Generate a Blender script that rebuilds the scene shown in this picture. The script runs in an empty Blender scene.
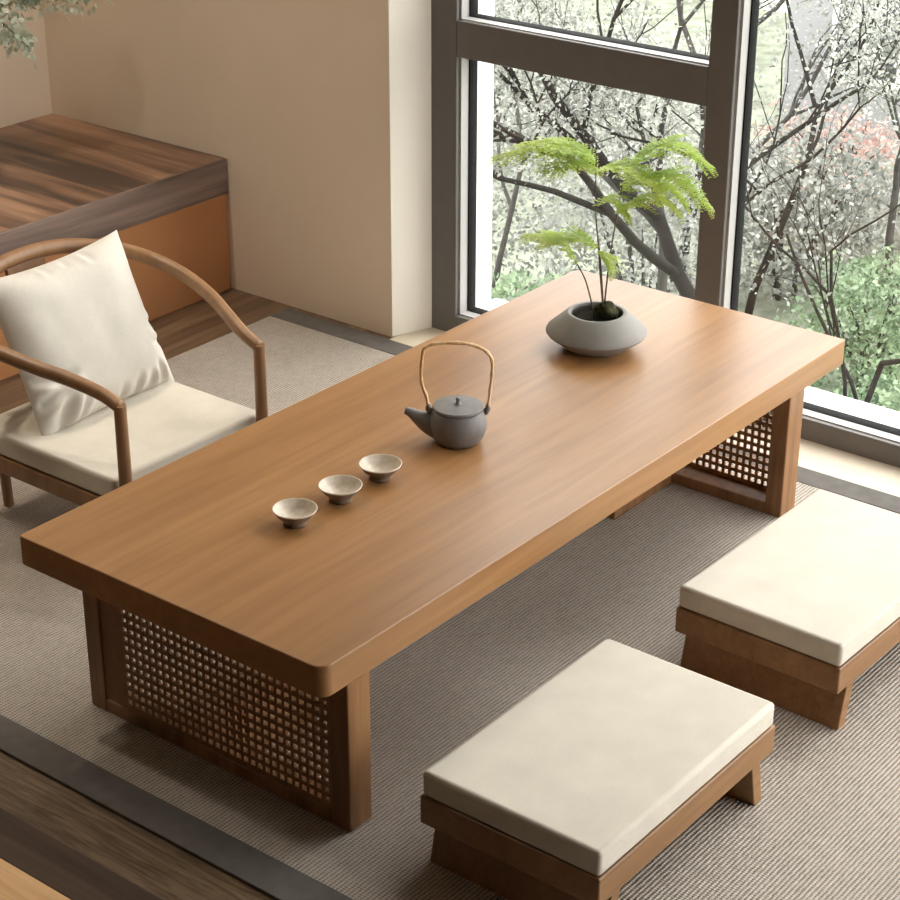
import bpy, bmesh, math, random
from mathutils import Vector, Matrix, noise as mnoise
random.seed(7)
scene = bpy.context.scene
col = scene.collection
PI = math.pi

# ------------------------------------------------------------------ materials
def new_mat(name):
    m = bpy.data.materials.new(name); m.use_nodes = True
    nt = m.node_tree
    b = nt.nodes['Principled BSDF']
    return m, nt, b

def lnk(nt, a, b): nt.links.new(a, b)

def mapping(nt, scale, rot=(0, 0, 0)):
    tc = nt.nodes.new('ShaderNodeTexCoord')
    mp = nt.nodes.new('ShaderNodeMapping')
    mp.inputs['Scale'].default_value = scale
    mp.inputs['Rotation'].default_value = rot
    lnk(nt, tc.outputs['Object'], mp.inputs['Vector'])
    return mp

def ramp(nt, stops):
    r = nt.nodes.new('ShaderNodeValToRGB')
    while len(r.color_ramp.elements) < len(stops): r.color_ramp.elements.new(0.5)
    for e, (p, c) in zip(r.color_ramp.elements, stops):
        e.position = p; e.color = (c[0], c[1], c[2], 1)
    return r

def noise(nt, mp, scale, detail=4, dist=0.0, rough=0.55):
    n = nt.nodes.new('ShaderNodeTexNoise')
    n.inputs['Scale'].default_value = scale
    n.inputs['Detail'].default_value = detail
    n.inputs['Roughness'].default_value = rough
    n.inputs['Distortion'].default_value = dist
    if mp: lnk(nt, mp.outputs[0], n.inputs['Vector'])
    return n

def mixc(nt, fac, a, b, mode='MIX'):
    m = nt.nodes.new('ShaderNodeMix'); m.data_type = 'RGBA'; m.blend_type = mode
    for s, v in ((0, fac), (6, a), (7, b)):
        if hasattr(v, 'links'): lnk(nt, v, m.inputs[s])
        elif isinstance(v, (int, float)): m.inputs[s].default_value = v
        else: m.inputs[s].default_value = (v[0], v[1], v[2], 1)
    return m.outputs[2]

def bump(nt, b, h, strength, dist=0.002):
    n = nt.nodes.new('ShaderNodeBump')
    n.inputs['Strength'].default_value = strength
    n.inputs['Distance'].default_value = dist
    lnk(nt, h, n.inputs['Height']); lnk(nt, n.outputs[0], b.inputs['Normal'])

def wood(name, dark, mid, light, axis='x', rough=0.4, scale=1.0, contrast=1.0, spec=0.5, plank=0.0):
    m, nt, b = new_mat(name)
    k = {'x': (0.9, 14, 14), 'y': (14, 0.9, 14), 'z': (14, 14, 0.9)}[axis]
    mp = mapping(nt, tuple(s * scale for s in k))
    n1 = noise(nt, mp, 1.0, 3, 1.2)
    n2 = noise(nt, mp, 5.5, 4, 0.4)
    c = 0.16 / contrast
    r1 = ramp(nt, [(0.5 - c, dark), (0.5, mid), (0.5 + c, light)])
    lnk(nt, n1.outputs['Fac'], r1.inputs['Fac'])
    r2 = ramp(nt, [(0.3, (0.78, 0.75, 0.72)), (0.62, (1.06, 1.06, 1.06))])
    lnk(nt, n2.outputs['Fac'], r2.inputs['Fac'])
    out = mixc(nt, 0.75, r1.outputs['Color'], r2.outputs['Color'], 'MULTIPLY')
    if plank:
        mp2 = mapping(nt, (1, 1, 1))
        sx = nt.nodes.new('ShaderNodeSeparateXYZ'); lnk(nt, mp2.outputs[0], sx.inputs[0])
        d = nt.nodes.new('ShaderNodeMath'); d.operation = 'DIVIDE'; d.inputs[1].default_value = plank
        lnk(nt, sx.outputs['Y' if axis == 'x' else 'X'], d.inputs[0])
        fl = nt.nodes.new('ShaderNodeMath'); fl.operation = 'FLOOR'; lnk(nt, d.outputs[0], fl.inputs[0])
        wn = nt.nodes.new('ShaderNodeTexWhiteNoise'); wn.noise_dimensions = '1D'
        lnk(nt, fl.outputs[0], wn.inputs['W'])
        r3 = ramp(nt, [(0, (0.9, 0.88, 0.86)), (1, (1.05, 1.05, 1.05))])
        lnk(nt, wn.outputs['Value'], r3.inputs['Fac'])
        out = mixc(nt, 1.0, out, r3.outputs['Color'], 'MULTIPLY')
    lnk(nt, out, b.inputs['Base Color'])
    b.inputs['Roughness'].default_value = rough
    b.inputs['Specular IOR Level'].default_value = spec
    bump(nt, b, n2.outputs['Fac'], 0.12, 0.001)
    return m

def plain(name, colr, rough=0.5, spec=0.5, var=0.06, nscale=12, bumpv=0.0, bscale=300, metallic=0.0):
    m, nt, b = new_mat(name)
    mp = mapping(nt, (1, 1, 1))
    n = noise(nt, mp, nscale, 4)
    lo = tuple(max(0, c * (1 - var)) for c in colr); hi = tuple(c * (1 + var) for c in colr)
    r = ramp(nt, [(0.3, lo), (0.7, hi)])
    lnk(nt, n.outputs['Fac'], r.inputs['Fac']); lnk(nt, r.outputs['Color'], b.inputs['Base Color'])
    b.inputs['Roughness'].default_value = rough
    b.inputs['Specular IOR Level'].default_value = spec
    b.inputs['Metallic'].default_value = metallic
    if bumpv:
        n2 = noise(nt, mp, bscale, 2)
        bump(nt, b, n2.outputs['Fac'], bumpv, 0.002)
    return m

def leafmat(name, c1, c2, trans=0.35, rough=0.5):
    m, nt, b = new_mat(name)
    mp = mapping(nt, (1, 1, 1))
    n = noise(nt, mp, 9, 3)
    r = ramp(nt, [(0.36, c1), (0.62, c2)])
    lnk(nt, n.outputs['Fac'], r.inputs['Fac']); lnk(nt, r.outputs['Color'], b.inputs['Base Color'])
    b.inputs['Roughness'].default_value = rough
    tr = nt.nodes.new('ShaderNodeBsdfTranslucent'); lnk(nt, r.outputs['Color'], tr.inputs['Color'])
    mx = nt.nodes.new('ShaderNodeMixShader'); mx.inputs[0].default_value = trans
    out = nt.nodes['Material Output']
    lnk(nt, b.outputs[0], mx.inputs[1]); lnk(nt, tr.outputs[0], mx.inputs[2]); lnk(nt, mx.outputs[0], out.inputs['Surface'])
    return m

def rugmat(name, dark, light, across='y', lam=0.0082):
    m, nt, b = new_mat(name)
    mp = mapping(nt, (1, 1, 1))
    nz = noise(nt, mp, 60, 3)
    w1 = nt.nodes.new('ShaderNodeTexWave'); w1.wave_type = 'BANDS'; w1.bands_direction = 'Y'
    w1.inputs['Scale'].default_value = 2 * PI / (20 * lam); w1.inputs['Distortion'].default_value = 1.2
    w1.inputs['Detail'].default_value = 2; w1.inputs['Detail Scale'].default_value = 3
    w2 = nt.nodes.new('ShaderNodeTexWave'); w2.wave_type = 'BANDS'; w2.bands_direction = 'X'
    w2.inputs['Scale'].default_value = 2 * PI / (20 * lam * 0.75); w2.inputs['Distortion'].default_value = 1.5
    w2.inputs['Detail'].default_value = 2; w2.inputs['Detail Scale'].default_value = 4
    for w in (w1, w2): lnk(nt, mp.outputs[0], w.inputs['Vector'])
    mm = nt.nodes.new('ShaderNodeMath'); mm.operation = 'MULTIPLY_ADD'; mm.inputs[1].default_value = 0.40
    lnk(nt, w2.outputs['Fac'], mm.inputs[0])
    ms = nt.nodes.new('ShaderNodeMath'); ms.operation = 'MULTIPLY'; ms.inputs[1].default_value = 0.75
    lnk(nt, w1.outputs['Fac'], ms.inputs[0]); lnk(nt, ms.outputs[0], mm.inputs[2])
    ma = nt.nodes.new('ShaderNodeMath'); ma.operation = 'MULTIPLY_ADD'; ma.inputs[1].default_value = 0.5
    lnk(nt, nz.outputs['Fac'], ma.inputs[0]); lnk(nt, mm.outputs[0], ma.inputs[2])
    r = ramp(nt, [(0.30, dark), (0.95, light)])
    lnk(nt, ma.outputs[0], r.inputs['Fac'])
    nb = noise(nt, mp, 2.2, 2)
    rb = ramp(nt, [(0.3, (0.93, 0.93, 0.93)), (0.7, (1.04, 1.04, 1.04))]); lnk(nt, nb.outputs['Fac'], rb.inputs['Fac'])
    lnk(nt, mixc(nt, 1.0, r.outputs['Color'], rb.outputs['Color'], 'MULTIPLY'), b.inputs['Base Color'])
    b.inputs['Roughness'].default_value = 0.95; b.inputs['Specular IOR Level'].default_value = 0.1
    bump(nt, b, ma.outputs[0], 0.6, 0.004)
    return m

def fabric(name, c, var=0.05, rough=0.9):
    m, nt, b = new_mat(name)
    mp = mapping(nt, (1, 1, 1))
    n1 = noise(nt, mp, 14, 4)
    n2 = noise(nt, mp, 420, 2)
    r = ramp(nt, [(0.3, tuple(x * (1 - var) for x in c)), (0.7, tuple(x * (1 + var) for x in c))])
    lnk(nt, n1.outputs['Fac'], r.inputs['Fac'])
    r2 = ramp(nt, [(0.3, (0.93, 0.93, 0.92)), (0.7, (1.03, 1.03, 1.03))]); lnk(nt, n2.outputs['Fac'], r2.inputs['Fac'])
    lnk(nt, mixc(nt, 1.0, r.outputs['Color'], r2.outputs['Color'], 'MULTIPLY'), b.inputs['Base Color'])
    b.inputs['Roughness'].default_value = rough
    b.inputs['Specular IOR Level'].default_value = 0.15
    b.inputs['Sheen Weight'].default_value = 0.15
    bump(nt, b, n2.outputs['Fac'], 0.25, 0.001)
    return m

M = {}
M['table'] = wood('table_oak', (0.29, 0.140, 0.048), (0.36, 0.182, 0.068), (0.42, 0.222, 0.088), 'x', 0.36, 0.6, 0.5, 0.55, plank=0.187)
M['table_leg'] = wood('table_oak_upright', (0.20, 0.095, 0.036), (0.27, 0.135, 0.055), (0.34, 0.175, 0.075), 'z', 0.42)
M['rattan'] = plain('rattan_cane', (0.30, 0.15, 0.065), 0.55, 0.4, 0.15, 60, 0.3, 200)
M['stool_wood'] = wood('stool_walnut', (0.22, 0.110, 0.044), (0.29, 0.152, 0.064), (0.35, 0.19, 0.085), 'x', 0.45, 1.0, 0.6)
M['chair_wood'] = wood('chair_ash', (0.22, 0.112, 0.048), (0.28, 0.148, 0.066), (0.33, 0.18, 0.084), 'z', 0.4, 0.5, 0.5)
M['fabric'] = fabric('cream_linen', (0.66, 0.61, 0.52))
M['pillow'] = fabric('ivory_linen', (0.66, 0.62, 0.55))
M['rug'] = rugmat('woven_rug', (0.205, 0.178, 0.15), (0.55, 0.495, 0.43))
M['rug_band'] = plain('rug_binding', (0.135, 0.124, 0.113), 0.8, 0.2, 0.12, 30, 0.4, 250)
M['floor'] = wood('floor_dark_wood', (0.10, 0.062, 0.036), (0.16, 0.10, 0.058), (0.22, 0.145, 0.085), 'x', 0.45, 1.2, 1.0, 0.4, plank=0.14)
M['floor_y'] = wood('floor_ribbed_wood', (0.10, 0.064, 0.036), (0.165, 0.11, 0.062), (0.23, 0.16, 0.095), 'y', 0.55, 6.5, 1.2, 0.3)
M['pale'] = plain('pale_stone', (0.66, 0.58, 0.46), 0.5, 0.4, 0.04, 8)
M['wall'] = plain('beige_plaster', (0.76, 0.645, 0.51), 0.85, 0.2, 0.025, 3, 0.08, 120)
M['wall_lit'] = plain('lit_plaster', (0.86, 0.81, 0.71), 0.85, 0.2, 0.02, 3)  # wall plaster made paler to carry the window light on the reveal
M['ceil'] = plain('timber_tone_ceiling', (0.22, 0.17, 0.125), 0.9, 0.1, 0.02, 3)
M['platform_top'] = wood('smoked_walnut', (0.065, 0.040, 0.030), (0.24, 0.132, 0.084), (0.42, 0.25, 0.16), 'y', 0.34, 0.62, 1.3, 0.55, plank=0.3)
M['platform_edge'] = wood('smoked_walnut_edge', (0.11, 0.072, 0.056), (0.20, 0.135, 0.105), (0.29, 0.20, 0.155), 'x', 0.4, 1.0, 1.0, 0.5)
M['platform_front'] = plain('ochre_panel', (0.42, 0.185, 0.07), 0.6, 0.3, 0.08, 4)
M['frame'] = plain('bronze_aluminium', (0.14, 0.131, 0.122), 0.45, 0.5, 0.05, 20)
M['gasket'] = plain('black_rubber', (0.008, 0.008, 0.008), 0.8, 0.1, 0.05)
M['bead'] = plain('brushed_bead', (0.42, 0.41, 0.40), 0.45, 0.5, 0.03, 20)
M['kettle'] = plain('grey_clay', (0.165, 0.155, 0.146), 0.5, 0.5, 0.12, 50, 0.15, 220)
M['bamboo'] = wood('pale_rattan_handle', (0.60, 0.36, 0.16), (0.76, 0.50, 0.26), (0.85, 0.62, 0.38), 'z', 0.5, 4)
M['cup_in'] = plain('speckled_glaze', (0.62, 0.54, 0.43), 0.35, 0.5, 0.12, 90)
M['cup_out'] = plain('shaded_stoneware', (0.20, 0.15, 0.11), 0.5, 0.4, 0.15, 60)  # unglazed brown outside, with its shade darkened into the colour
M['pot'] = plain('grey_cement', (0.24, 0.225, 0.21), 0.6, 0.35, 0.06, 30, 0.1, 200)
M['soil'] = plain('dark_soil', (0.018, 0.014, 0.010), 0.95, 0.1, 0.5, 80, 0.8, 120)
M['moss'] = plain('mossy_rock', (0.045, 0.045, 0.022), 0.95, 0.1, 0.6, 60, 0.8, 90)
M['stem'] = plain('brown_stem', (0.09, 0.065, 0.035), 0.6, 0.3, 0.2, 40)
M['fern'] = leafmat('fern_leaf', (0.36, 0.50, 0.08), (0.62, 0.74, 0.20), 0.55)
M['pale_leaf'] = leafmat('mint_leaf', (0.50, 0.59, 0.47), (0.86, 0.90, 0.80), 0.4)
M['bench_dark'] = wood('bench_dark_wood', (0.035, 0.020, 0.012), (0.055, 0.032, 0.020), (0.075, 0.045, 0.028), 'y', 0.7, 1, 1, 0.2)
M['bench_light'] = wood('bench_light_wood', (0.52, 0.29, 0.11), (0.62, 0.36, 0.15), (0.70, 0.43, 0.20), 'y', 0.45)
M['grass'] = plain('lawn_grass', (0.25, 0.27, 0.21), 0.95, 0.1, 0.35, 6, 0.9, 60)
M['white_render'] = plain('white_render', (0.82, 0.82, 0.80), 0.9, 0.2, 0.02, 3)
M['grey_render'] = plain('grey_render', (0.30, 0.30, 0.31), 0.85, 0.2, 0.05, 3)
M['dark_glass'] = plain('dark_window', (0.06, 0.065, 0.075), 0.15, 0.6, 0.1, 3)
M['bark'] = plain('grey_bark', (0.055, 0.052, 0.048), 0.9, 0.2, 0.3, 25, 0.5, 60)
M['bark_dark'] = plain('dark_bark', (0.022, 0.020, 0.018), 0.9, 0.15, 0.3, 25, 0.5, 60)
M['leaf_pale'] = leafmat('silver_leaf', (0.28, 0.29, 0.255), (0.58, 0.585, 0.545), 0.3)
M['leaf_grey'] = leafmat('grey_leaf', (0.13, 0.14, 0.125), (0.40, 0.41, 0.38), 0.3)
M['leaf_green'] = leafmat('hedge_leaf', (0.085, 0.15, 0.075), (0.33, 0.42, 0.27), 0.35)
M['leaf_pink'] = leafmat('pink_blossom', (0.55, 0.32, 0.29), (0.62, 0.52, 0.46), 0.35)

def glassmat():
    m = bpy.data.materials.new('window_glass'); m.use_nodes = True
    nt = m.node_tree; nt.nodes.clear()
    o = nt.nodes.new('ShaderNodeOutputMaterial')
    t = nt.nodes.new('ShaderNodeBsdfTransparent'); t.inputs[0].default_value = (0.97, 0.98, 0.975, 1)
    g = nt.nodes.new('ShaderNodeBsdfGlossy'); g.inputs['Roughness'].default_value = 0.02
    lw = nt.nodes.new('ShaderNodeLayerWeight'); lw.inputs['Blend'].default_value = 0.5
    pw = nt.nodes.new('ShaderNodeMath'); pw.operation = 'POWER'; pw.inputs[1].default_value = 4.0
    lnk(nt, lw.outputs['Facing'], pw.inputs[0])
    f = nt.nodes.new('ShaderNodeMath'); f.operation = 'MULTIPLY_ADD'; f.inputs[1].default_value = 0.6; f.inputs[2].default_value = 0.03
    lnk(nt, pw.outputs[0], f.inputs[0])
    mx = nt.nodes.new('ShaderNodeMixShader')
    lnk(nt, f.outputs[0], mx.inputs[0]); lnk(nt, t.outputs[0], mx.inputs[1]); lnk(nt, g.outputs[0], mx.inputs[2])
    lnk(nt, mx.outputs[0], o.inputs['Surface'])
    return m
M['glass'] = glassmat()

# ------------------------------------------------------------------ geometry helpers
def link(name, me, mats, parent=None, loc=(0, 0, 0), smooth=False, rot=None):
    o = bpy.data.objects.new(name, me); col.objects.link(o)
    if not isinstance(mats, (list, tuple)): mats = [mats]
    for m in mats: me.materials.append(m)
    if parent: o.parent = parent
    o.location = loc
    if rot: o.rotation_euler = rot
    if smooth:
        for p in me.polygons: p.use_smooth = True
    return o

def obj(name, bm, mats, parent=None, loc=(0, 0, 0), smooth=False, rot=None, auto=None):
    bm.normal_update()
    me = bpy.data.meshes.new(name); bm.to_mesh(me); bm.free()
    o = link(name, me, mats, parent, loc, smooth or auto is not None, rot)
    if auto is not None:
        try: me.set_sharp_from_angle(angle=math.radians(auto))
        except Exception: pass
        for p in me.polygons:
            if p.area > 0.004 and max(abs(c) for c in p.normal) > 0.999: p.use_smooth = False
    return o

def box(bm, lo, hi, bev=0.0, seg=2, mat=0):
    r = bmesh.ops.create_cube(bm, size=1)
    vs = r['verts']
    for v in vs:
        v.co = Vector([(lo[i] + hi[i]) / 2 + v.co[i] * (hi[i] - lo[i]) for i in range(3)])
    fs = set(f for v in vs for f in v.link_faces)
    for f in fs: f.material_index = mat
    if bev:
        es = list(set(e for v in vs for e in v.link_edges))
        bmesh.ops.bevel(bm, geom=es, offset=bev, segments=seg, profile=0.5, affect='EDGES')
    return bm

def bx(lo, hi, bev=0.0, seg=2):
    return box(bmesh.new(), lo, hi, bev, seg)

def prism(bm, pts, z0, z1):
    a = [bm.verts.new((p[0], p[1], z0)) for p in pts]
    b = [bm.verts.new((p[0], p[1], z1)) for p in pts]
    n = len(pts)
    bm.faces.new(list(reversed(a))); bm.faces.new(b)
    for i in range(n): bm.faces.new((a[i], a[(i + 1) % n], b[(i + 1) % n], b[i]))
    return bm

def rounded_rect(x0, y0, x1, y1, rr, n=6):
    pts = []
    if not isinstance(rr, tuple): rr = (rr,) * 4
    for r, sx, sy, a0 in ((rr[0], 1, 1, 0), (rr[1], 0, 1, 90), (rr[2], 0, 0, 180), (rr[3], 1, 0, 270)):
        cx = x1 - r if sx else x0 + r; cy = y1 - r if sy else y0 + r
        for k in range(n + 1):
            a = math.radians(a0 + 90 * k / n)
            pts.append((cx + r * math.cos(a), cy + r * math.sin(a)))
    return pts

def slab(x0, y0, x1, y1, z0, z1, r, bev, n=6):
    bm = prism(bmesh.new(), rounded_rect(x0, y0, x1, y1, r, n), z0, z1)
    bm.normal_update()
    es = [e for e in bm.edges if abs(e.verts[0].co.z - e.verts[1].co.z) < 1e-6]
    bmesh.ops.bevel(bm, geom=es, offset=bev, segments=3, profile=0.5, affect='EDGES')
    return bm

def lathe(bm, prof, seg=48, mats=None):
    rings = []
    for r, z in prof:
        if r < 1e-5: rings.append([bm.verts.new((0, 0, z))])
        else: rings.append([bm.verts.new((r * math.cos(2 * PI * k / seg), r * math.sin(2 * PI * k / seg), z)) for k in range(seg)])
    for i in range(len(rings) - 1):
        a, b = rings[i], rings[i + 1]
        for k in range(seg):
            k2 = (k + 1) % seg
            if len(a) == 1 and len(b) == 1: continue
            if len(a) == 1: f = bm.faces.new((a[0], b[k2], b[k]))
            elif len(b) == 1: f = bm.faces.new((a[k], a[k2], b[0]))
            else: f = bm.faces.new((a[k], a[k2], b[k2], b[k]))
            if mats: f.material_index = mats[i]
    return bm

def tube(bm, pts, rad, seg=8, caps=True):
    pts = [Vector(p) for p in pts]
    n = len(pts)
    if not isinstance(rad, (list, tuple)): rad = [rad] * n
    tang = []
    for i in range(n):
        a = pts[max(0, i - 1)]; b = pts[min(n - 1, i + 1)]
        t = b - a
        tang.append(t.normalized() if t.length > 1e-9 else Vector((0, 0, 1)))
    up = Vector((0, 0, 1)) if abs(tang[0].z) < 0.9 else Vector((1, 0, 0))
    x = tang[0].cross(up).normalized()
    rings = []
    for i in range(n):
        x = (x - tang[i] * x.dot(tang[i])).normalized()
        y = tang[i].cross(x)
        rings.append([bm.verts.new(pts[i] + (x * math.cos(2 * PI * k / seg) + y * math.sin(2 * PI * k / seg)) * rad[i]) for k in range(seg)])
    for i in range(n - 1):
        for k in range(seg):
            k2 = (k + 1) % seg
            bm.faces.new((rings[i][k], rings[i][k2], rings[i + 1][k2], rings[i + 1][k]))
    if caps:
        bm.faces.new(list(reversed(rings[0]))); bm.faces.new(rings[-1])
    return bm

def spline(P, n):
    P = [Vector(p) for p in P]; out = []
    for i in range(len(P) - 1):
        p0 = P[max(i - 1, 0)]; p1 = P[i]; p2 = P[i + 1]; p3 = P[min(i + 2, len(P) - 1)]
        for k in range(n):
            t = k / n
            out.append(0.5 * ((2 * p1) + (p2 - p0) * t + (2 * p0 - 5 * p1 + 4 * p2 - p3) * t * t + (3 * p1 - p0 - 3 * p2 + p3) * t ** 3))
    out.append(P[-1]); return out

def tag(o, label=None, cat=None, group=None, kind=None):
    if label: o['label'] = label
    if cat: o['category'] = cat
    if group: o['group'] = group
    if kind: o['kind'] = kind
    return o

def thing(name, loc, label, cat, group=None, rz=0):
    o = bpy.data.objects.new(name, None); col.objects.link(o)
    o.empty_display_size = 0.1
    o.location = loc; o.rotation_euler = (0, 0, rz)
    return tag(o, label, cat, group)

def struct(name, bm, m, auto=None):
    return tag(obj(name, bm, m, auto=auto), kind='structure')

def copy_tree(o, parent=None):
    c = o.copy(); col.objects.link(c)
    if parent: c.parent = parent
    for ch in list(o.children): copy_tree(ch, c)
    return c

# ------------------------------------------------------------------ room shell
WX = 1.934            # far wall face
struct('floor', bx((-0.06, -3.0, -0.12), (2.0, 2.87, 0.0)), M['floor'])
struct('floor', bx((-3.2, -3.0, -0.12), (-0.06, 2.87, 0.0)), M['floor_y'])
struct('trim_1', bx((1.908, -3.0, -0.12), (2.075, 1.46, 0.003), 0.001), M['pale'])        # pale threshold strip
struct('trim_4', bx((2.142, 1.335, 0.052), (2.226, 1.345, 2.62)), M['white_render'])
bm = prism(bmesh.new(), [(WX, 2.87), (WX, 1.468), (2.06, 1.424), (2.06, 1.40), (2.20, 1.34), (2.22, 1.34), (2.22, 2.87)], -0.12, 2.95)
struct('wall_far', bm, M['wall'])
# the splayed reveal: window light painted as a paler skim on the wall end
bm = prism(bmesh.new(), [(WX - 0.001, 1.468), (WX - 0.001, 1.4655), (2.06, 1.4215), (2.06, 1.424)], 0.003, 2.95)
struct('trim_2', bm, M['wall_lit'])
struct('wall_left', bx((-3.2, 2.86, -0.12), (WX, 3.0, 2.95)), M['wall'])
struct('wall_near', bx((-3.35, -3.0, -0.12), (-3.2, 2.87, 2.95)), M['bench_dark'])
struct('wall_over', bx((2.06, -3.0, 2.62), (2.22, 1.34, 2.95)), M['wall'])
struct('ceiling', bx((-3.35, -3.15, 2.95), (2.22, 3.0, 3.05)), M['ceil'])
bm = bmesh.new()
box(bm, (-3.2, -3.15, -0.12), (0.7, -3.0, 2.95)); box(bm, (0.7, -3.15, 2.6), (2.2, -3.0, 2.95))
struct('wall_right', bm, M['bench_dark'])  # unseen side wall, added with its opening shaped to control the light
# outside sill and outside jamb
struct('trim_3', bx((2.145, -3.0, -0.2), (2.262, 1.345, 0.052), 0.003), M['white_render'])

# window
win = bpy.data.objects.new('window_1', None); col.objects.link(win); win.location = (2.06, 0, 0); tag(win, kind='structure')
def wpart(name, lo, hi, m, bev=0.003, parent=None):
    return obj(name, bx((lo[0] - 2.06, lo[1], lo[2]), (hi[0] - 2.06, hi[1], hi[2]), bev), m, parent or win)
ZT = 2.62
wpart('frame_post', (2.058, 1.335, 0.0), (2.14, 1.4235, ZT), M['frame'])
wpart('frame_post', (2.058, -2.6, 0.0), (2.14, -2.52, ZT), M['frame'])
wpart('mullion', (2.058, 0.482, 0.0), (2.14, 0.556, ZT), M['frame'])
wpart('mullion', (2.058, -1.05, 0.0), (2.14, -0.98, ZT), M['frame'])
wpart('bottom_rail', (2.056, 0.556, 0.0), (2.14, 1.335, 0.060), M['frame'])
wpart('bottom_rail', (2.056, -2.52, 0.0), (2.14, 0.482, 0.060), M['frame'])
wpart('transom', (2.058, 0.556, 0.806), (2.14, 1.335, 0.905), M['frame'])
wpart('head_rail', (2.058, -2.52, ZT - 0.07), (2.14, 1.335, ZT), M['frame'])
def pane(y0, y1, z0, z1):
    p = wpart('pane', (2.112, y0, z0), (2.118, y1, z1), M['glass'], 0)
    g = bmesh.new(); t = 0.010; tb_ = 0.005; xa, xb = 2.105 - 2.06, 2.139 - 2.06
    box(g, (xa, y0, z0), (xb, y0 + t, z1)); box(g, (xa, y1 - t, z0), (xb, y1, z1))
    box(g, (xa, y0 + t, z0), (xb, y1 - t, z0 + tb_)); box(g, (xa, y0 + t, z1 - t), (xb, y1 - t, z1))
    obj('gasket', g, M['gasket'], p)
    g = bmesh.new(); xa, xb = 2.072 - 2.06, 2.105 - 2.06; t = 0.006
    box(g, (xa, y1 - t, z0), (xb, y1, z1)); box(g, (xa, y0, z0), (xb, y0 + t, z1)); box(g, (xa, y0 + t, z0), (xb, y1 - t, z0 + 0.003))
    obj('glazing_bead', g, M['bead'], p)
pane(0.556, 1.335, 0.060, 0.806); pane(0.556, 1.335, 0.905, ZT - 0.07); pane(-0.98, 0.482, 0.060, ZT - 0.07); pane(-2.52, -1.05, 0.060, ZT - 0.07)

# ------------------------------------------------------------------ rug
rug = thing('rug', (0.85, 0.1, 0.0), 'large greyish beige woven rug with dark binding strips under the low table', 'rug')
def rp(lo, hi): return (lo[0] - 0.85, lo[1] - 0.1, lo[2]), (hi[0] - 0.85, hi[1] - 0.1, hi[2])
obj('woven_field', bx(*rp((-0.041, -2.0, 0.0), (1.826, 1.842, 0.007)), 0.002), M['rug'], rug)
tag(obj('binding_strip', bx(*rp((-0.118, -2.0, 0.0), (-0.041, 1.842, 0.008)), 0.002), M['rug_band'], rug), 'dark grey binding strip')
tag(obj('binding_strip', bx(*rp((1.826, -2.0, 0.0), (1.903, 1.842, 0.008)), 0.002), M['rug_band'], rug), 'dark grey binding strip')
RZ = 0.007

# ------------------------------------------------------------------ platform
pf = thing('wooden_platform', (0.4, 2.48, 0.0), 'raised platform with dark smoked walnut top and ochre front in the wall corner', 'platform')
bm = bmesh.new(); box(bm, (-1.5, -0.378, 0.303), (1.532, 0.378, 0.41), 0.001)
obj('top_slab', bm, M['platform_top'], pf)
tag(obj('edge_board', bx((-1.5, -0.388, 0.303), (1.532, -0.378, 0.41), 0.002), M['platform_edge'], pf), 'dark walnut edge board')
tag(obj('front_panel', bx((-1.48, -0.379, 0.0), (1.532, -0.350, 0.303)), M['platform_front'], pf), 'ochre front panel')
obj('base_body', bx((-1.48, -0.350, 0.0), (1.532, 0.378, 0.303)), M['platform_front'], pf)

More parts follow.
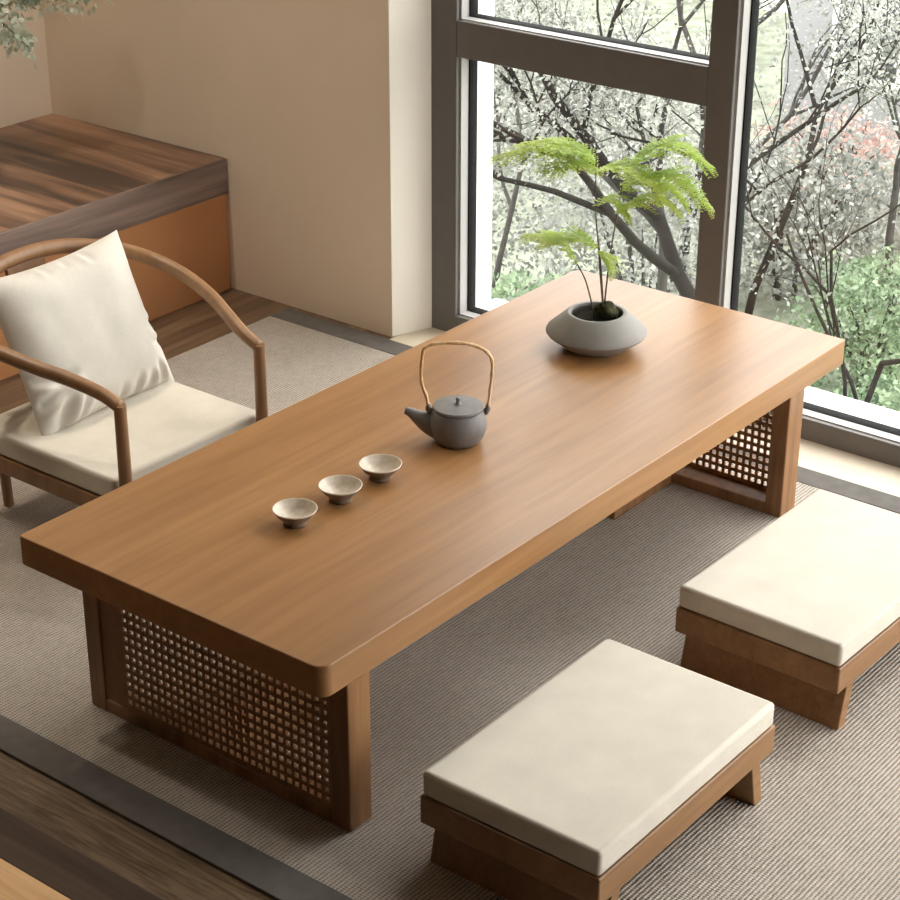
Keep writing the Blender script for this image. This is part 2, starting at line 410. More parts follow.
# ------------------------------------------------------------------ table
TL, TW, TH, TT = 1.8, 0.747, 0.411, 0.061
tb = thing('low_table', (0.9, 0.3735, RZ), 'long low oak table with rattan end panels standing on the woven rug', 'table')
def tp(x, y, z): return (x - 0.9, y - 0.3735, z - RZ)
top = slab(-0.906, -TW / 2, 0.906, TW / 2 + 0.004, TH - TT - RZ, TH - RZ, (0.028, 0.007, 0.024, 0.007), 0.0025)
obj('tabletop', top, M['table'], tb, auto=40)
def leg_panel(x0, x1, brace, xm):
    y0, y1 = 0.036, 0.708
    pw = 0.044
    zt = TH - TT
    f = bmesh.new()
    for lo, hi in (((x0, y0, RZ), (x1, y0 + pw, zt)), ((x0, y1 - pw, RZ), (x1, y1, zt)),
                   ((x0, y0 + pw, RZ), (x1, y1 - pw, 0.036)), ((x0, y0 + pw, 0.306), (x1, y1 - pw, zt))):
        box(f, tp(*lo), tp(*hi), 0.003)
    fr = obj('leg_frame', f, M['table_leg'], tb)
    # rattan sheet: grid with square holes
    ya, yb, za, zb = y0 + pw, y1 - pw, 0.036, 0.306
    pitch = 0.0180; hole = 0.0108
    ny = 29; nz = 13
    ys = [ya, ]; mY = (yb - ya - ny * pitch)
    s = ya + 0.008; cuts = []
    for k in range(ny): cuts += [s + k * pitch, s + k * pitch + hole]
    ys = [ya] + cuts + [yb]
    s = za + 0.012; cuts = []
    for k in range(nz): cuts += [s + k * pitch * 1.12, s + k * pitch * 1.12 + hole * 1.05]
    zs = [za] + cuts + [zb]
    w = bmesh.new()
    V = [[[w.verts.new(tp(xm + dx, yy, zz)) for zz in zs] for yy in ys] for dx in (-0.0025, 0.0025)]
    solid = lambda i, j: 0 <= i < len(ys) - 1 and 0 <= j < len(zs) - 1 and not (i % 2 == 1 and j % 2 == 1)
    for i in range(len(ys) - 1):
        for j in range(len(zs) - 1):
            if not solid(i, j): continue
            A, B = V
            w.faces.new((A[i][j], A[i][j + 1], A[i + 1][j + 1], A[i + 1][j]))
            w.faces.new((B[i][j], B[i + 1][j], B[i + 1][j + 1], B[i][j + 1]))
            for (di, dj, p, q) in ((-1, 0, (i, j), (i, j + 1)), (1, 0, (i + 1, j), (i + 1, j + 1)), (0, -1, (i, j), (i + 1, j)), (0, 1, (i, j + 1), (i + 1, j + 1))):
                if not solid(i + di, j + dj):
                    w.faces.new((A[p[0]][p[1]], A[q[0]][q[1]], B[q[0]][q[1]], B[p[0]][p[1]]))
    bmesh.ops.recalc_face_normals(w, faces=w.faces[:])
    tag(obj('rattan_panel', w, M['rattan'], tb), 'woven rattan panel with square holes')
    if brace:
        a, b = brace
        obj('brace', bx(tp(a, 0.335, RZ), tp(b, 0.40, 0.11), 0.003), M['table_leg'], tb)
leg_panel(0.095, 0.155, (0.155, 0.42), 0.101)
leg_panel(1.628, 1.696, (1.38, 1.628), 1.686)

# ------------------------------------------------------------------ stools
SL, SW, SZ, CT, PK = 0.559, 0.364, 0.207, 0.050, 0.056
def stool(loc, rz, label):
    r = thing('floor_stool', loc, label, 'stool', 'low cushioned stools beside the table', rz)
    h = SZ - loc[2]
    obj('seat_plank', bx((-SL / 2 - .002, -SW / 2 - .002, h - CT - PK), (SL / 2 + .002, SW / 2 + .002, h - CT), 0.003), M['stool_wood'], r)
    # cushion with a slightly crowned top
    bm = bmesh.new(); box(bm, (-SL / 2, -SW / 2, h - CT), (SL / 2, SW / 2, h), 0.009, 4)
    tag(obj('cushion', bm, M['fabric'], r, auto=50), 'cream linen cushion')
    for s in (-1, 1):
        bm = bmesh.new()
        xo = s * (SL / 2 - 0.041); xi = s * (SL / 2 - 0.041 - 0.028); fl = 0.020 * s
        t = h - CT - PK; y = SW / 2 - 0.001
        pts = [(xo, t), (xi, t), (xi + fl, 0), (xo + fl, 0)]
        A = [bm.verts.new((px, -y, pz)) for px, pz in pts]; B = [bm.verts.new((px, y, pz)) for px, pz in pts]
        bm.faces.new(A); bm.faces.new(list(reversed(B)))
        for i in range(4): bm.faces.new((A[i], B[i], B[(i + 1) % 4], A[(i + 1) % 4]))
        bmesh.ops.recalc_face_normals(bm, faces=bm.faces[:])
        bmesh.ops.bevel(bm, geom=bm.edges[:], offset=0.002, segments=2, profile=0.5, affect='EDGES')
        obj('leg', bm, M['stool_wood'], r)
    return r
stool((0.379, -0.304, RZ), 0.0, 'low wooden stool with cream cushion, nearer the front of the photo')
stool((1.184, -0.312, RZ), -0.02, 'low wooden stool with cream cushion, nearer the tall window')

# ------------------------------------------------------------------ chair
CX = 0.7075
ch = thing('horseshoe_armchair', (CX, 1.27, RZ), 'low horseshoe-backed wooden armchair with cream seat behind the table', 'armchair')
def cp(x, y, z): return (x - CX, y - 1.27, z - RZ)
half = [(0.9205, 1.012, 0.420), (0.924, 1.06, 0.437), (0.945, 1.13, 0.458), (0.977, 1.222, 0.479), (0.997, 1.33, 0.499), (0.985, 1.423, 0.520), (0.925, 1.487, 0.548), (0.82, 1.533, 0.572), (CX, 1.545, 0.580)]
full = [cp(*p) for p in half] + [cp(2 * CX - p[0], p[1], p[2]) for p in reversed(half[:-1])]
bm = bmesh.new(); pts = spline(full, 8)
nn = len(pts)
tube(bm, pts, [0.0145 + 0.003 * math.sin(PI * i / (nn - 1)) for i in range(nn)], 14)
obj('arm_rail', bm, M['chair_wood'], ch, smooth=True)
for s in (1, -1):
    x = CX + s * 0.213
    bm = bmesh.new(); tube(bm, [cp(x, 1.012, RZ), cp(x, 1.012, 0.20), cp(x, 1.012, 0.424)], [0.0125, 0.0148, 0.0135], 14)
    obj('front_leg', bm, M['chair_wood'], ch, auto=50)
    x2 = CX + s * 0.15
    bm = bmesh.new(); tube(bm, [cp(x2, 1.50, RZ), cp(x2, 1.51, 0.20), cp(x2, 1.53, 0.40), cp(CX + s * 0.14, 1.535, 0.572)], 0.0125, 12)
    obj('rear_leg', bm, M['chair_wood'], ch, auto=50)
bm = bmesh.new()
box(bm, cp(0.478, 1.020, 0.150), cp(0.937, 1.052, 0.192), 0.004); box(bm, cp(0.478, 1.478, 0.150), cp(0.937, 1.51, 0.192), 0.004)
box(bm, cp(0.474, 1.030, 0.150), cp(0.506, 1.50, 0.192), 0.004); box(bm, cp(0.909, 1.030, 0.150), cp(0.941, 1.50, 0.192), 0.004)
box(bm, cp(0.50, 1.05, 0.168), cp(0.915, 1.48, 0.188))
obj('seat_frame', bm, M['chair_wood'], ch)
tag(obj('seat_pad', bx(cp(0.476, 1.032, 0.194), cp(0.939, 1.497, 0.248), 0.010, 4), M['fabric'], ch, auto=50), 'cream linen seat pad')
# curved back splat
bm = bmesh.new(); N = 12
rows = []
for k in range(N + 1):
    t = k / N
    y = 1.492 + 0.05 * t - 0.018 * math.sin(PI * t); z = 0.19 + (0.572 - 0.19) * t
    rows.append([bm.verts.new(cp(CX + sx * 0.055, y + dy, z)) for sx, dy in ((-1, 0), (1, 0), (1, 0.012), (-1, 0.012))])
for a, b in zip(rows, rows[1:]):
    for i in range(4): bm.faces.new((a[i], a[(i + 1) % 4], b[(i + 1) % 4], b[i]))
bm.faces.new(list(reversed(rows[0]))); bm.faces.new(rows[-1])
obj('back_splat', bm, M['chair_wood'], ch, auto=40)

# throw pillow leaning on the chair back
def pillow_mesh(w, h, th, n=80):
    bm = bmesh.new()
    def P(u, v, s):
        eu = 1 - 0.075 * (1 - v * v) ** 1.0 * abs(u); ev = 1 - 0.075 * (1 - u * u) * abs(v)
        x = u * w / 2 * eu; z = v * h / 2 * ev
        prof = (max(0, 1 - u ** 4) * max(0, 1 - v ** 4)) ** 0.62
        y = s * th / 2 * prof       # s = 1 is turned to the table side below
        edge = (1 - prof)
        p3 = Vector((u * 3.2, v * 3.2, s * 2.0))
        y += s * prof ** 0.5 * 0.005 * mnoise.noise(p3 * 0.7)
        def crease(ax, az, bx_, bz, wd, dp):
            dx, dz = bx_ - ax, bz - az; l2 = dx * dx + dz * dz
            t = max(0.0, min(1.0, ((u - ax) * dx + (v - az) * dz) / l2))
            px, pz = u - ax - dx * t, v - az - dz * t
            sd = (px * dz - pz * dx) / math.sqrt(l2) / wd; dd = math.hypot(px, pz) / wd
            return dp * math.sin(PI * (0.15 + 0.85 * t)) * (math.exp(-dd * dd) - 0.7 * math.exp(-((sd - 1.3) ** 2) - max(0, dd * dd - sd * sd)))
        if s == 1:
            q = min(1.0, prof * 3)
            for c in ((-1.0, -0.62, -0.42, -0.34, 0.08, 0.020), (-1.0, -0.30, -0.55, -0.42, 0.07, 0.014), (-0.75, -1.0, -0.62, -0.50, 0.10, 0.024), (-0.55, -1.0, -0.38, -0.62, 0.06, 0.012),
                      (0.10, -1.0, 0.16, -0.74, 0.045, 0.010), (0.34, -1.0, 0.42, -0.70, 0.05, 0.012), (0.58, -1.0, 0.62, -0.72, 0.045, 0.012), (0.80, -1.0, 0.74, -0.62, 0.05, 0.012), (1.0, -0.45, 0.72, -0.40, 0.05, 0.010),
                      (1.0, -0.15, 0.80, -0.22, 0.05, 0.008), (0.30, 1.0, 0.36, 0.78, 0.05, 0.010), (0.02, 1.0, 0.0, 0.84, 0.045, 0.008), (-0.30, 1.0, -0.24, 0.82, 0.045, 0.007)):
                y -= q * crease(*c)
        return (x, -y, z)
    G = {}
    for s in (1, -1):
        for i in range(n + 1):
            for j in range(n + 1):
                if s == -1 and (i in (0, n) or j in (0, n)): G[s, i, j] = G[1, i, j]; continue
                u = math.sin((i / n * 2 - 1) * PI / 2); v = math.sin((j / n * 2 - 1) * PI / 2)
                G[s, i, j] = bm.verts.new(P(u, v, s))
        for i in range(n):
            for j in range(n):
                q = (G[s, i, j], G[s, i + 1, j], G[s, i + 1, j + 1], G[s, i, j + 1])
                bm.faces.new(q if s == -1 else tuple(reversed(q)))
    bmesh.ops.recalc_face_normals(bm, faces=bm.faces[:])
    return bm
o = obj('throw_pillow', pillow_mesh(0.425, 0.385, 0.125), M['pillow'], None, (0.738, 1.402, 0.410), True, (-math.radians(24), math.radians(-0.5), math.radians(2)))
tag(o, 'square ivory throw pillow leaning on the armchair back', 'pillow')

# ------------------------------------------------------------------ table ware
E1 = Vector((0.618, -0.786, 0))          # direction of the kettle's handle and spout
ang = math.atan2(E1.y, E1.x)
kt = thing('kettle', (0.823, 0.365, TH), 'dark grey clay kettle with a bent cane handle on the table', 'kettle', rz=ang)
prof = [(0, 0.0), (0.040, 0.0), (0.0455, 0.003), (0.054, 0.015), (0.0592, 0.032), (0.0600, 0.043), (0.0575, 0.056), (0.0535, 0.066), (0.0515, 0.071), (0.049, 0.072), (0.0, 0.072)]
obj('body', lathe(bmesh.new(), prof), M['kettle'], kt, auto=50)
obj('lid', lathe(bmesh.new(), [(0, 0.0725), (0.0500, 0.0725), (0.0520, 0.0745), (0.0520, 0.0775), (0.0505, 0.0795), (0.030, 0.0815), (0, 0.0822)]), M['kettle'], kt, auto=40)
kb = bmesh.new(); lathe(kb, [(0, 0.0815), (0.009, 0.0818), (0.005, 0.084), (0.0038, 0.087), (0.0048, 0.0915), (0.0050, 0.0945), (0.003, 0.0965), (0, 0.097)], 20)
obj('lid_knob', kb, M['kettle'], kt, auto=60)
sp = bmesh.new()
tube(sp, spline([(-0.035, 0, 0.034), (-0.058, 0, 0.040), (-0.078, 0, 0.051), (-0.094, 0, 0.062), (-0.107, 0, 0.068)], 5),
     [0.0335 * (1 - i / 20) + 0.0068 * (i / 20) - 0.004 * math.sin(PI * i / 20) for i in range(21)], 20)
obj('spout', sp, M['kettle'], kt, auto=60)
for s in (-1, 1):
    lg = bmesh.new(); tube(lg, [(s * 0.0535, 0, 0.062), (s * 0.061, 0, 0.073), (s * 0.060, 0, 0.083)], [0.007, 0.006, 0.004], 10)
    obj('lug', lg, M['kettle'], kt, smooth=True)
hp = spline([(-0.0600, 0, 0.074), (-0.064, 0, 0.098), (-0.0735, 0, 0.128), (-0.0745, 0, 0.158), (-0.0705, 0.0, 0.196), (-0.066, 0, 0.204), (-0.047, 0, 0.2135), (0.004, 0, 0.2155), (0.040, 0, 0.207), (0.061, 0, 0.192), (0.0685, 0, 0.172), (0.0675, 0, 0.140), (0.0635, 0, 0.100), (0.0605, 0, 0.074)], 6)
hb = bmesh.new(); tube(hb, hp, [0.0036 + 0.0006 * math.sin(i * 1.1) for i in range(len(hp))], 10)
tag(obj('handle', hb, M['bamboo'], kt, smooth=True), 'pale bent cane handle')

def cup_mesh():
    bm = bmesh.new()
    prof = [(0, 0.0), (0.020, 0.0), (0.0225, 0.001), (0.0215, 0.006), (0.0235, 0.010), (0.034, 0.0195), (0.0415, 0.030), (0.0425, 0.0325), (0.0412, 0.033), (0.0395, 0.031), (0.030, 0.0195), (0.018, 0.0125), (0, 0.011)]
    lathe(bm, prof, 40, [1] * 6 + [0] * 6)
    return bm
cup0 = obj('tea_cup', cup_mesh(), [M['cup_in'], M['cup_out']], None, (0.347, 0.380, TH), True)
tag(cup0, 'small pale tea bowl farthest from the kettle in the row', 'cup', 'tea bowls on the table')
for x, y, l in ((0.474, 0.378, 'small pale tea bowl in the middle of the row of three'), (0.593, 0.378, 'small pale tea bowl closest to the grey kettle')):
    c = cup0.copy(); col.objects.link(c); c.location = (x, y, TH); c['label'] = l

# ------------------------------------------------------------------ planter with fern
PC = Vector((1.415, 0.428, TH))
pt = thing('potted_fern', PC, 'airy green asparagus fern in a flared grey bowl on the table', 'plant')
prof = [(0, 0), (0.066, 0), (0.070, 0.002), (0.112, 0.0335), (0.1152, 0.038), (0.113, 0.043), (0.068, 0.0835), (0.0655, 0.0845), (0.0595, 0.0835), (0.0585, 0.078), (0.066, 0.062), (0, 0.060)]
tag(obj('bowl', lathe(bmesh.new(), prof, 64), M['pot'], pt, auto=35), 'flared grey cement bowl')
bm = bmesh.new(); N = 24
lathe(bm, [(0, 0.071), (0.02, 0.070), (0.04, 0.0685), (0.060, 0.066)], 32)
for v in bm.verts: v.co.z += 0.004 * mnoise.noise(v.co * 60)
obj('soil', bm, M['soil'], pt, smooth=True)
bm = bmesh.new(); bmesh.ops.create_icosphere(bm, subdivisions=4, radius=0.025)
for v in bm.verts:
    v.co *= 1 + 0.28 * mnoise.noise(v.co * 55) + 0.12 * mnoise.noise(v.co * 150)
obj('mossy_rock', bm, M['moss'], pt, (0.018, -0.014, 0.082), smooth=True)
EF = Vector((0.709, 0.556, 0)).normalized()      # away from the viewer side
def L3(a, b, z): v = E1 * a + EF * b; return Vector((v.x, v.y, z))
def stem(pts, r0, r1):
    P = spline(pts, 6); bm = bmesh.new()
    tube(bm, P, [r0 + (r1 - r0) * i / (len(P) - 1) for i in range(len(P))], 7)
    obj('stem', bm, M['stem'], pt, smooth=True); return P
rf = random.Random(11)
def frond(pts, ln, wide=0.055, dens=26):
    wide *= 1.35; dens = int(dens * 0.75)
    P = spline(pts, 8); n = len(P); bm = bmesh.new()
    tube(bm, P, [0.0011 * (1 - 0.7 * i / n) for i in range(n)], 5)
    up = Vector((0, 0, 1))
    for k in range(dens):
        t = (k + 0.5) / dens; f = t * (n - 1); i = min(int(f), n - 2); p = P[i].lerp(P[i + 1], f - i)
        d = (P[i + 1] - P[i]).normalized(); side = d.cross(up).normalized()
        L = wide * (0.35 + 0.65 * math.sin(PI * min(1, (t * 0.92 + 0.12)))) * rf.uniform(0.8, 1.15)
        for s in (-1, 1):
            dr = (side * s * 0.8 + d * 0.75 + up * rf.uniform(-0.22, 0.12)).normalized()
            droop = rf.uniform(0.10, 0.28)
            m = 9
            for j in range(m):
                q = (j + 0.6) / m
                c = p + dr * L * q - up * L * droop * q * q
                lw = dr.cross(up).normalized()
                for s2 in (-1, 1):
                    nd = (lw * s2 * 0.8 + dr * 0.8 + up * rf.uniform(-0.3, 0.3)).normalized()
                    nl = L * 0.24 * (1.1 - 0.65 * q) * rf.uniform(0.8, 1.2); nw = nl * 0.2 + 0.0008
                    wv = nd.cross(up).normalized() * nw
                    a = bm.verts.new(c); b1 = bm.verts.new(c + nd * nl * 0.5 + wv); e = bm.verts.new(c + nd * nl - up * nl * 0.1); b2 = bm.verts.new(c + nd * nl * 0.5 - wv)
                    bm.faces.new((a, b1, e, b2))
    return obj('frond', bm, M['fern'], pt)
# (along the picture, away from the viewer, height above the table)
stem([L3(-0.004, 0.00, 0.065), L3(-0.012, 0.005, 0.10), L3(-0.028, 0.012, 0.155), L3(-0.048, 0.02, 0.192)], 0.0022, 0.0014)
stem([L3(0.014, 0.01, 0.095), L3(0.004, 0.01, 0.20), L3(-0.010, 0.01, 0.31), L3(-0.014, 0.01, 0.44)], 0.0022, 0.0012)
stem([L3(0.016, 0.005, 0.095), L3(0.024, 0.012, 0.20), L3(0.036, 0.015, 0.30), L3(0.048, 0.02, 0.385)], 0.0022, 0.0012)
stem([L3(0.012, -0.01, 0.095), L3(0.002, -0.012, 0.18), L3(-0.004, -0.014, 0.245)], 0.0016, 0.001)
# high left spray
frond([L3(-0.014, 0.01, 0.43), L3(-0.06, 0.01, 0.462), L3(-0.14, 0.015, 0.470), L3(-0.235, 0.02, 0.437)], 1, 0.070, 30)
frond([L3(-0.014, 0.01, 0.42), L3(-0.07, -0.03, 0.442), L3(-0.13, -0.05, 0.430)], 1, 0.050, 20)
frond([L3(-0.012, 0.01, 0.40), L3(-0.05, 0.04, 0.44), L3(-0.12, 0.07, 0.455)], 1, 0.050, 20)
# right sprays
frond([L3(0.048, 0.02, 0.385), L3(0.10, 0.02, 0.450), L3(0.165, 0.02, 0.470), L3(0.240, 0.02, 0.420)], 1, 0.068, 30)
frond([L3(0.046, 0.02, 0.38), L3(0.10, -0.01, 0.412), L3(0.17, -0.02, 0.405), L3(0.235, -0.03, 0.345)], 1, 0.066, 28)
frond([L3(0.044, 0.02, 0.36), L3(0.09, 0.03, 0.385), L3(0.15, 0.04, 0.372), L3(0.19, 0.045, 0.325)], 1, 0.060, 24)
frond([L3(-0.010, 0.01, 0.41), L3(0.03, -0.02, 0.435), L3(0.09, -0.03, 0.420), L3(0.13, -0.035, 0.385)], 1, 0.060, 24)
frond([L3(0.036, 0.015, 0.31), L3(0.07, 0.0, 0.345), L3(0.13, 0.0, 0.352), L3(0.175, 0.0, 0.318)], 1, 0.050, 20)
frond([L3(-0.006, 0.01, 0.33), L3(0.01, -0.01, 0.358), L3(0.04, -0.02, 0.345), L3(0.06, -0.02, 0.318)], 1, 0.045, 16)
# low left spray
frond([L3(-0.004, -0.014, 0.24), L3(-0.04, -0.01, 0.262), L3(-0.10, 0.0, 0.268), L3(-0.165, 0.01, 0.262)], 1, 0.060, 24)
frond([L3(-0.046, 0.02, 0.190), L3(-0.085, 0.02, 0.240), L3(-0.13, 0.02, 0.252)], 1, 0.045, 16)
frond([L3(-0.004, -0.014, 0.235), L3(0.015, -0.02, 0.225), L3(0.035, -0.03, 0.195)], 1, 0.038, 12)

# ------------------------------------------------------------------ foreground bench
bn = thing('low_bench', (-0.80, 0.3, 0.0), 'low dark-framed bench with light wood top in the bottom left corner', 'bench')
bm = bmesh.new()
box(bm, (0.31, -1.0, 0.10), (0.40, 1.0, 0.20), 0.003); box(bm, (-0.40, -1.0, 0.10), (-0.31, 1.0, 0.20), 0.003)
box(bm, (-0.31, -1.0, 0.10), (0.31, -0.91, 0.20), 0.003); box(bm, (-0.31, 0.91, 0.10), (0.31, 1.0, 0.20), 0.003)
obj('frame', bm, M['bench_dark'], bn)
tag(obj('top_board', bx((-0.31, -0.91, 0.12), (0.31, 0.91, 0.201), 0.001), M['bench_light'], bn), 'light honey wood top board')
for x in (-0.36, 0.36):
    for y in (-0.95, 0.95): obj('leg', bx((x - 0.035, y - 0.035, 0), (x + 0.035, y + 0.035, 0.10)), M['bench_dark'], bn)

# ------------------------------------------------------------------ plant on the platform (its drooping sprays reach into view)
hp_ = thing('leafy_plant', (1.20, 2.50, 0.41), 'pale mint green trailing plant reaching in from the top left corner', 'plant')
obj('pot', lathe(bmesh.new(), [(0, 0), (0.085, 0), (0.09, 0.004), (0.12, 0.20), (0.122, 0.205), (0.112, 0.205), (0.105, 0.17), (0, 0.17)], 40), M['pot'], hp_, auto=40)
rl = random.Random(5)
stems = bmesh.new(); leaves = bmesh.new()
def leaf_quad(bm, c, d, nrm, L, W):
    s = d.cross(nrm)
    if s.length < 1e-5: return
    s = s.normalized() * W
    a = bm.verts.new(c); b = bm.verts.new(c + d * L * 0.5 + s + nrm * 0.15 * W); e = bm.verts.new(c + d * L); f = bm.verts.new(c + d * L * 0.5 - s + nrm * 0.15 * W)
    bm.faces.new((a, b, e, f))
def rv(r): return Vector((r.uniform(-1, 1), r.uniform(-1, 1), r.uniform(-1, 1))).normalized()
tips = [((0.40, 0.06, 0.50), 0.6), ((0.50, 0.0, 0.47), 0.6), ((0.55, -0.08, 0.46), 0.58), ((0.34, 0.02, 0.40), 0.58), ((0.36, 0.06, 0.34), 0.55), ((0.46, -0.02, 0.50), 0.6), ((0.33, 0.12, 0.31), 0.55), ((0.36, 0.10, 0.47), 0.55), ((0.44, 0.02, 0.45), 0.55), ((0.52, -0.05, 0.44), 0.55), ((0.27, 0.16, 0.36), 0.55), ((0.30, 0.18, 0.28), 0.55), ((0.47, 0.10, 0.48), 0.58),
        ((0.20, -0.2, 0.40), 0.5), ((-0.2, 0.1, 0.45), 0.6), ((-0.3, -0.1, 0.40), 0.6), ((0.0, 0.2, 0.42), 0.6), ((0.38, 0.02, 0.47), 0.57), ((0.32, 0.12, 0.42), 0.57)]
for tp_, hz in tips:
    tp_ = Vector(tp_)
    P = spline([(0, 0, 0.16), (tp_.x * 0.2, tp_.y * 0.2, 0.42), (tp_.x * 0.6, tp_.y * 0.6, hz), tuple(tp_)], 8)
    tube(stems, P, [0.004 - 0.0028 * i / len(P) for i in range(len(P))], 6)
    for i in range(8, len(P)):
        for k in range(16):
            c = P[i] + rv(rl) * 0.055 * rl.random()
            leaf_quad(leaves, c, (rv(rl) + Vector((0, 0, -0.6))).normalized(), rv(rl), rl.uniform(0.018, 0.034), rl.uniform(0.005, 0.009))
obj('stems', stems, M['stem'], hp_, smooth=True); obj('foliage', leaves, M['pale_leaf'], hp_)

# ------------------------------------------------------------------ garden outside
GZ = -1.8
g = bmesh.new(); box(g, (2.24, -12, GZ - 0.3), (26, 26, GZ))
tag(obj('garden_ground', g, M['grass']), kind='structure')
struct('wall_outside', bx((1.95, -3.1, -2.1), (2.22, 3.0, -0.125)), M['white_render'])

def tree(name, loc, h, seed, leafm, nleaf, lsize, label, cat, spread=0.5, trunk_r=0.05, lean=(0, 0), group=None, levels=4, bark='bark'):
    r = random.Random(seed)
    t = thing(name, loc, label, cat, group)
    bb = bmesh.new(); lf = bmesh.new(); tipsL = []
    def grow(p, d, L, rad, lev):
        n = 5; pts = [p.copy()]; q = p.copy(); dd = d.copy()
        for i in range(n):
            dd = (dd + rv(r) * 0.20 + Vector((0, 0, 0.05))).normalized(); q = q + dd * L / n; pts.append(q.copy())
        tube(bb, pts, [rad * (1 - 0.45 * i / n) for i in range(n + 1)], 6 if lev < 2 else 4, lev == 0)
        if lev >= 2: tipsL.extend(pts[1:])
        if lev < levels - 1:
            for k in range(3 if lev == 0 else r.choice((2, 3, 3))):
                i = n - k if lev == 0 and k < 2 else r.randint(2, n)
                a = rv(r); a = (a - dd * a.dot(dd)).normalized()
                nd = (dd * (1 - spread * 0.5) + a * spread * r.uniform(0.8, 1.5)).normalized()
                grow(pts[i], nd, L * r.uniform(0.55, 0.82), rad * 0.55 * r.uniform(0.8, 1.1), lev + 1)
    grow(Vector((0, 0, 0)), Vector((lean[0], lean[1], 1)).normalized(), h * 0.42, trunk_r, 0)
    obj('branches', bb, M[bark], t, smooth=True)
    if nleaf:
        for k in range(nleaf):
            c = r.choice(tipsL) + rv(r) * 0.16 * r.random()
            L = lsize * r.uniform(0.6, 1.3)
            leaf_quad(lf, c, rv(r), rv(r), L, L * r.uniform(0.22, 0.36))
        obj('foliage', lf, leafm, t)
    return t
def shrub(name, loc, rx, ry, h, seed, leafm, nleaf, lsize, label, cat='shrub', group=None):
    r = random.Random(seed); t = thing(name, loc, label, cat, group)
    st = bmesh.new(); lf = bmesh.new()
    for k in range(9):
        a = r.uniform(0, 2 * PI); q = r.uniform(0.2, 0.8)
        e = Vector((rx * q * math.cos(a), ry * q * math.sin(a), h * r.uniform(0.6, 0.95)))
        tube(st, spline([(0.05 * math.cos(a), 0.05 * math.sin(a), 0), tuple(e * 0.5 + Vector((0, 0, 0.05))), tuple(e)], 4), [0.016 - 0.012 * i / 8 for i in range(9)], 5)
    obj('stems', st, M['bark'], t, smooth=True)
    for k in range(nleaf):
        d = rv(r); rr = r.random() ** 0.33
        n3 = 1 + 0.35 * mnoise.noise(d * 2.6 + Vector((seed, 0, 0)))
        c = Vector((d.x * rx * rr * n3, d.y * ry * rr * n3, h * 0.52 + d.z * h * 0.5 * rr * n3))
        if c.z < 0.02: continue
        L = lsize * r.uniform(0.6, 1.3)
        leaf_quad(lf, c, (rv(r) + Vector((0, 0, 0.25))).normalized(), (rv(r) + Vector((0, 0, 0.6))).normalized(), L, L * r.uniform(0.24, 0.4))
    obj('foliage', lf, leafm, t)
    return t

TREES = [
    ('garden_tree', (4.9, 1.95, GZ), 3.2, 3, 'leaf_grey', 6000, 0.022, 'dark garden tree leaning behind the fern, its trunk against the window mullion', 0.5, 0.052, (0.05, 0.05), 5),
    ('garden_tree', (4.1, 0.95, GZ), 2.8, 21, 'leaf_grey', 900, 0.022, 'thin dark-stemmed garden tree in front of the bright green shrub', 0.55, 0.020, (0.0, 0.12), 5),
    ('garden_tree', (5.2, 2.35, GZ), 3.0, 8, 'leaf_grey', 4500, 0.024, 'grey-trunked garden tree behind the fern beside the darker leaning tree', 0.55, 0.032, (0.0, 0.30), 5),
    ('garden_tree', (5.0, 3.45, GZ), 2.9, 14, 'leaf_grey', 4000, 0.024, 'slim grey garden tree rising at the left edge of the lower window pane', 0.6, 0.022, (0.05, -0.15), 5),
    ('garden_tree', (7.0, 3.55, GZ), 3.4, 31, 'leaf_grey', 7000, 0.030, 'leafy garden tree in front of the grey building right of the mullion', 0.55, 0.036, (0, 0), 5),
    ('garden_tree', (7.0, 5.0, GZ), 3.4, 44, 'leaf_pale', 7000, 0.030, 'silvery garden tree seen through the upper left window pane', 0.55, 0.036, (0, -0.1), 5),
    ('garden_tree', (7.0, 2.3, GZ), 3.0, 52, 'leaf_pale', 4000, 0.028, 'pale garden tree at the right photo edge above the pink shrub', 0.55, 0.028, (0, 0.1), 5),
    ('garden_tree', (6.5, 2.85, GZ), 2.9, 77, 'leaf_pale', 5000, 0.028, 'slender dark garden tree in the right pane close beside the mullion', 0.55, 0.026, (0, 0), 5),
    ('garden_tree', (9.6, 6.4, GZ), 3.8, 63, 'leaf_pale', 3600, 0.046, 'far pale garden tree left of the window transom', 0.55, 0.06, (0, 0), 5),
    ('garden_tree', (9.0, 4.7, GZ), 3.8, 71, 'leaf_pale', 3600, 0.046, 'far pale garden tree beside the window mullion', 0.55, 0.06, (0, 0), 5),
]
for n, loc, h, sd, lm, nl, ls, lab, spd, tr, ln, lv in TREES:
    if loc[1] in (5.0, 6.4, 4.7): continue        # wholly hidden behind nearer trees
    tree(n, loc, h, sd, M[lm], nl, ls, lab, 'tree', spd, tr, ln, 'trees in the garden', lv, 'bark_dark' if loc[1] < 2.0 or loc[1] == 2.85 else 'bark')
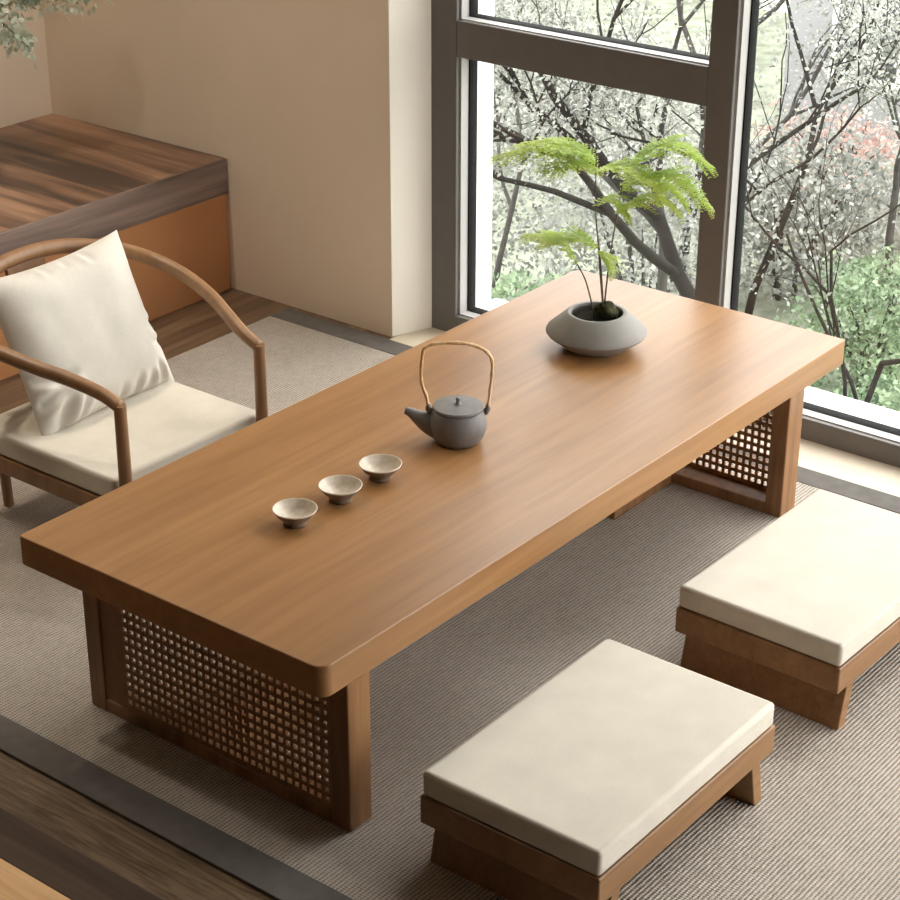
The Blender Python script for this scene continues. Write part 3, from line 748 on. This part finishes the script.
SHR = [
    ((3.9, 1.40), .42, .50, 0.95, 'leaf_green', 'green shrub close behind the far right table corner'),
    ((4.6, 2.95), .40, .40, .85, 'leaf_green', 'green shrub low behind the left of the lower window pane'),
    ((5.3, 1.20), .50, .50, .60, 'leaf_green', 'low green shrub at the bottom right corner of the right pane'),
    ((8.7, 3.45), .45, .65, .62, 'leaf_pink', 'pink flowering shrub in the right window pane'),
    ((5.9, 3.10), .65, .55, 1.10, 'leaf_grey', 'grey-green shrub behind the bowl of the fern'),
    ((5.9, 4.30), .70, .65, 1.20, 'leaf_grey', 'grey-green shrub at the left edge of the lower pane'),
    ((8.0, 2.35), .70, .70, .70, 'leaf_pale', 'pale shrub at the right photo edge just below the pink shrub'),
    ((7.9, 4.45), .75, .60, 1.10, 'leaf_pale', 'pale shrub behind the upper fronds of the fern'),
    ((8.2, 5.90), .80, .70, 1.20, 'leaf_grey', 'grey shrub behind the left end of the window transom'),
    ((3.5, 0.50), .40, .42, 0.70, 'leaf_green', 'green shrub below the right window pane at the photo edge'),
    ((7.0, 1.55), .55, .55, .75, 'leaf_green', 'green shrub at the right photo edge beyond the lawn'),
    ((7.1, 2.95), .60, .50, .95, 'leaf_grey', 'broad grey-green shrub below the pink shrub in the right pane'),
    ((4.9, 0.70), .45, .45, .55, 'leaf_green', 'small green shrub on the lawn at the far right edge'),
    ((6.2, 1.95), .50, .42, .70, 'leaf_green', 'bright green shrub behind the far right corner of the table'),
]
for i, ((x, y), rx, ry, h, lm, lab) in enumerate(SHR):
    if i in (0, 9, 10, 12): continue               # wholly hidden from here
    shrub('garden_shrub', (x, y, GZ), rx, ry, h, 100 + i, M[lm], 2200 if 'pink' in lm else 5500, 0.034 if x < 7 else 0.042, lab, 'shrub', 'shrubs in the garden')
# neighbouring buildings
bd = thing('garden_house', (10.2, 3.9, GZ), 'flat grey building beyond the garden at the upper right', 'building')
obj('wall', bx((-0.4, -2.4, 0), (3.0, 0.6, 2.6)), M['grey_render'], bd)
for k in range(3):
    w = obj('window', bx((-0.44, -2.0 + k * 0.85, 0.5), (-0.39, -1.45 + k * 0.85, 1.5)), M['white_render'], bd)
    obj('pane', bx((-0.45, -1.95 + k * 0.85, 0.55), (-0.438, -1.5 + k * 0.85, 1.45)), M['dark_glass'], w)
tag(obj('garden_wall', bx((13.2, -6, GZ), (13.5, 18, GZ + 3.4)), M['white_render']), 'long white rendered wall closing off the garden', 'wall')

# ------------------------------------------------------------------ light
w = bpy.data.worlds.new('sky'); scene.world = w; w.use_nodes = True
bg = w.node_tree.nodes['Background']; bg.inputs[0].default_value = (1.0, 0.985, 0.965, 1); bg.inputs[1].default_value = 4.9
def sun(d, strength, angle, color):
    l = bpy.data.lights.new('sun', 'SUN'); l.energy = strength; l.angle = math.radians(angle); l.color = color
    o = bpy.data.objects.new('sun', l); col.objects.link(o)
    o.rotation_euler = Vector(d).to_track_quat('-Z', 'Y').to_euler(); o.location = (6, -4, 6)
sun((-0.75, 0.20, -0.85), 1.0, 30, (1.0, 0.965, 0.92))
# unseen ceiling downlights near the far wall; the first added to brighten the rug
def unseen_downlight(x, y, power):
    l = bpy.data.lights.new('unseen_downlight', 'SPOT'); l.energy = power; l.spot_size = math.radians(110); l.spot_blend = 1.0; l.color = (1.0, 0.89, 0.75); l.shadow_soft_size = 0.06
    o = bpy.data.objects.new('unseen_downlight', l); col.objects.link(o); o.location = (x, y, 2.90)

for x, y, p in ((-0.15, 1.8, 55), (0.5, 2.15, 42), (1.3, 2.15, 50)): unseen_downlight(x, y, p)

# ------------------------------------------------------------------ camera
cam = bpy.data.cameras.new('camera'); co = bpy.data.objects.new('camera', cam); col.objects.link(co)
co.location = (-2.0065, -1.833, 2.1101); co.rotation_euler = (1.1231, -0.0025, -0.9047)
cam.sensor_width = 36; cam.lens = 1939.85 * 36 / 900; cam.clip_start = 0.05; cam.clip_end = 200
scene.camera = co
vs = scene.view_settings
vs.view_transform = 'Standard'; vs.look = 'None'; vs.gamma = 1; vs.exposure = 0.24; vs.use_curve_mapping = False
scene.cycles.use_denoising = True
scene.cycles.max_bounces = 10; scene.cycles.diffuse_bounces = 6; scene.cycles.transparent_max_bounces = 16
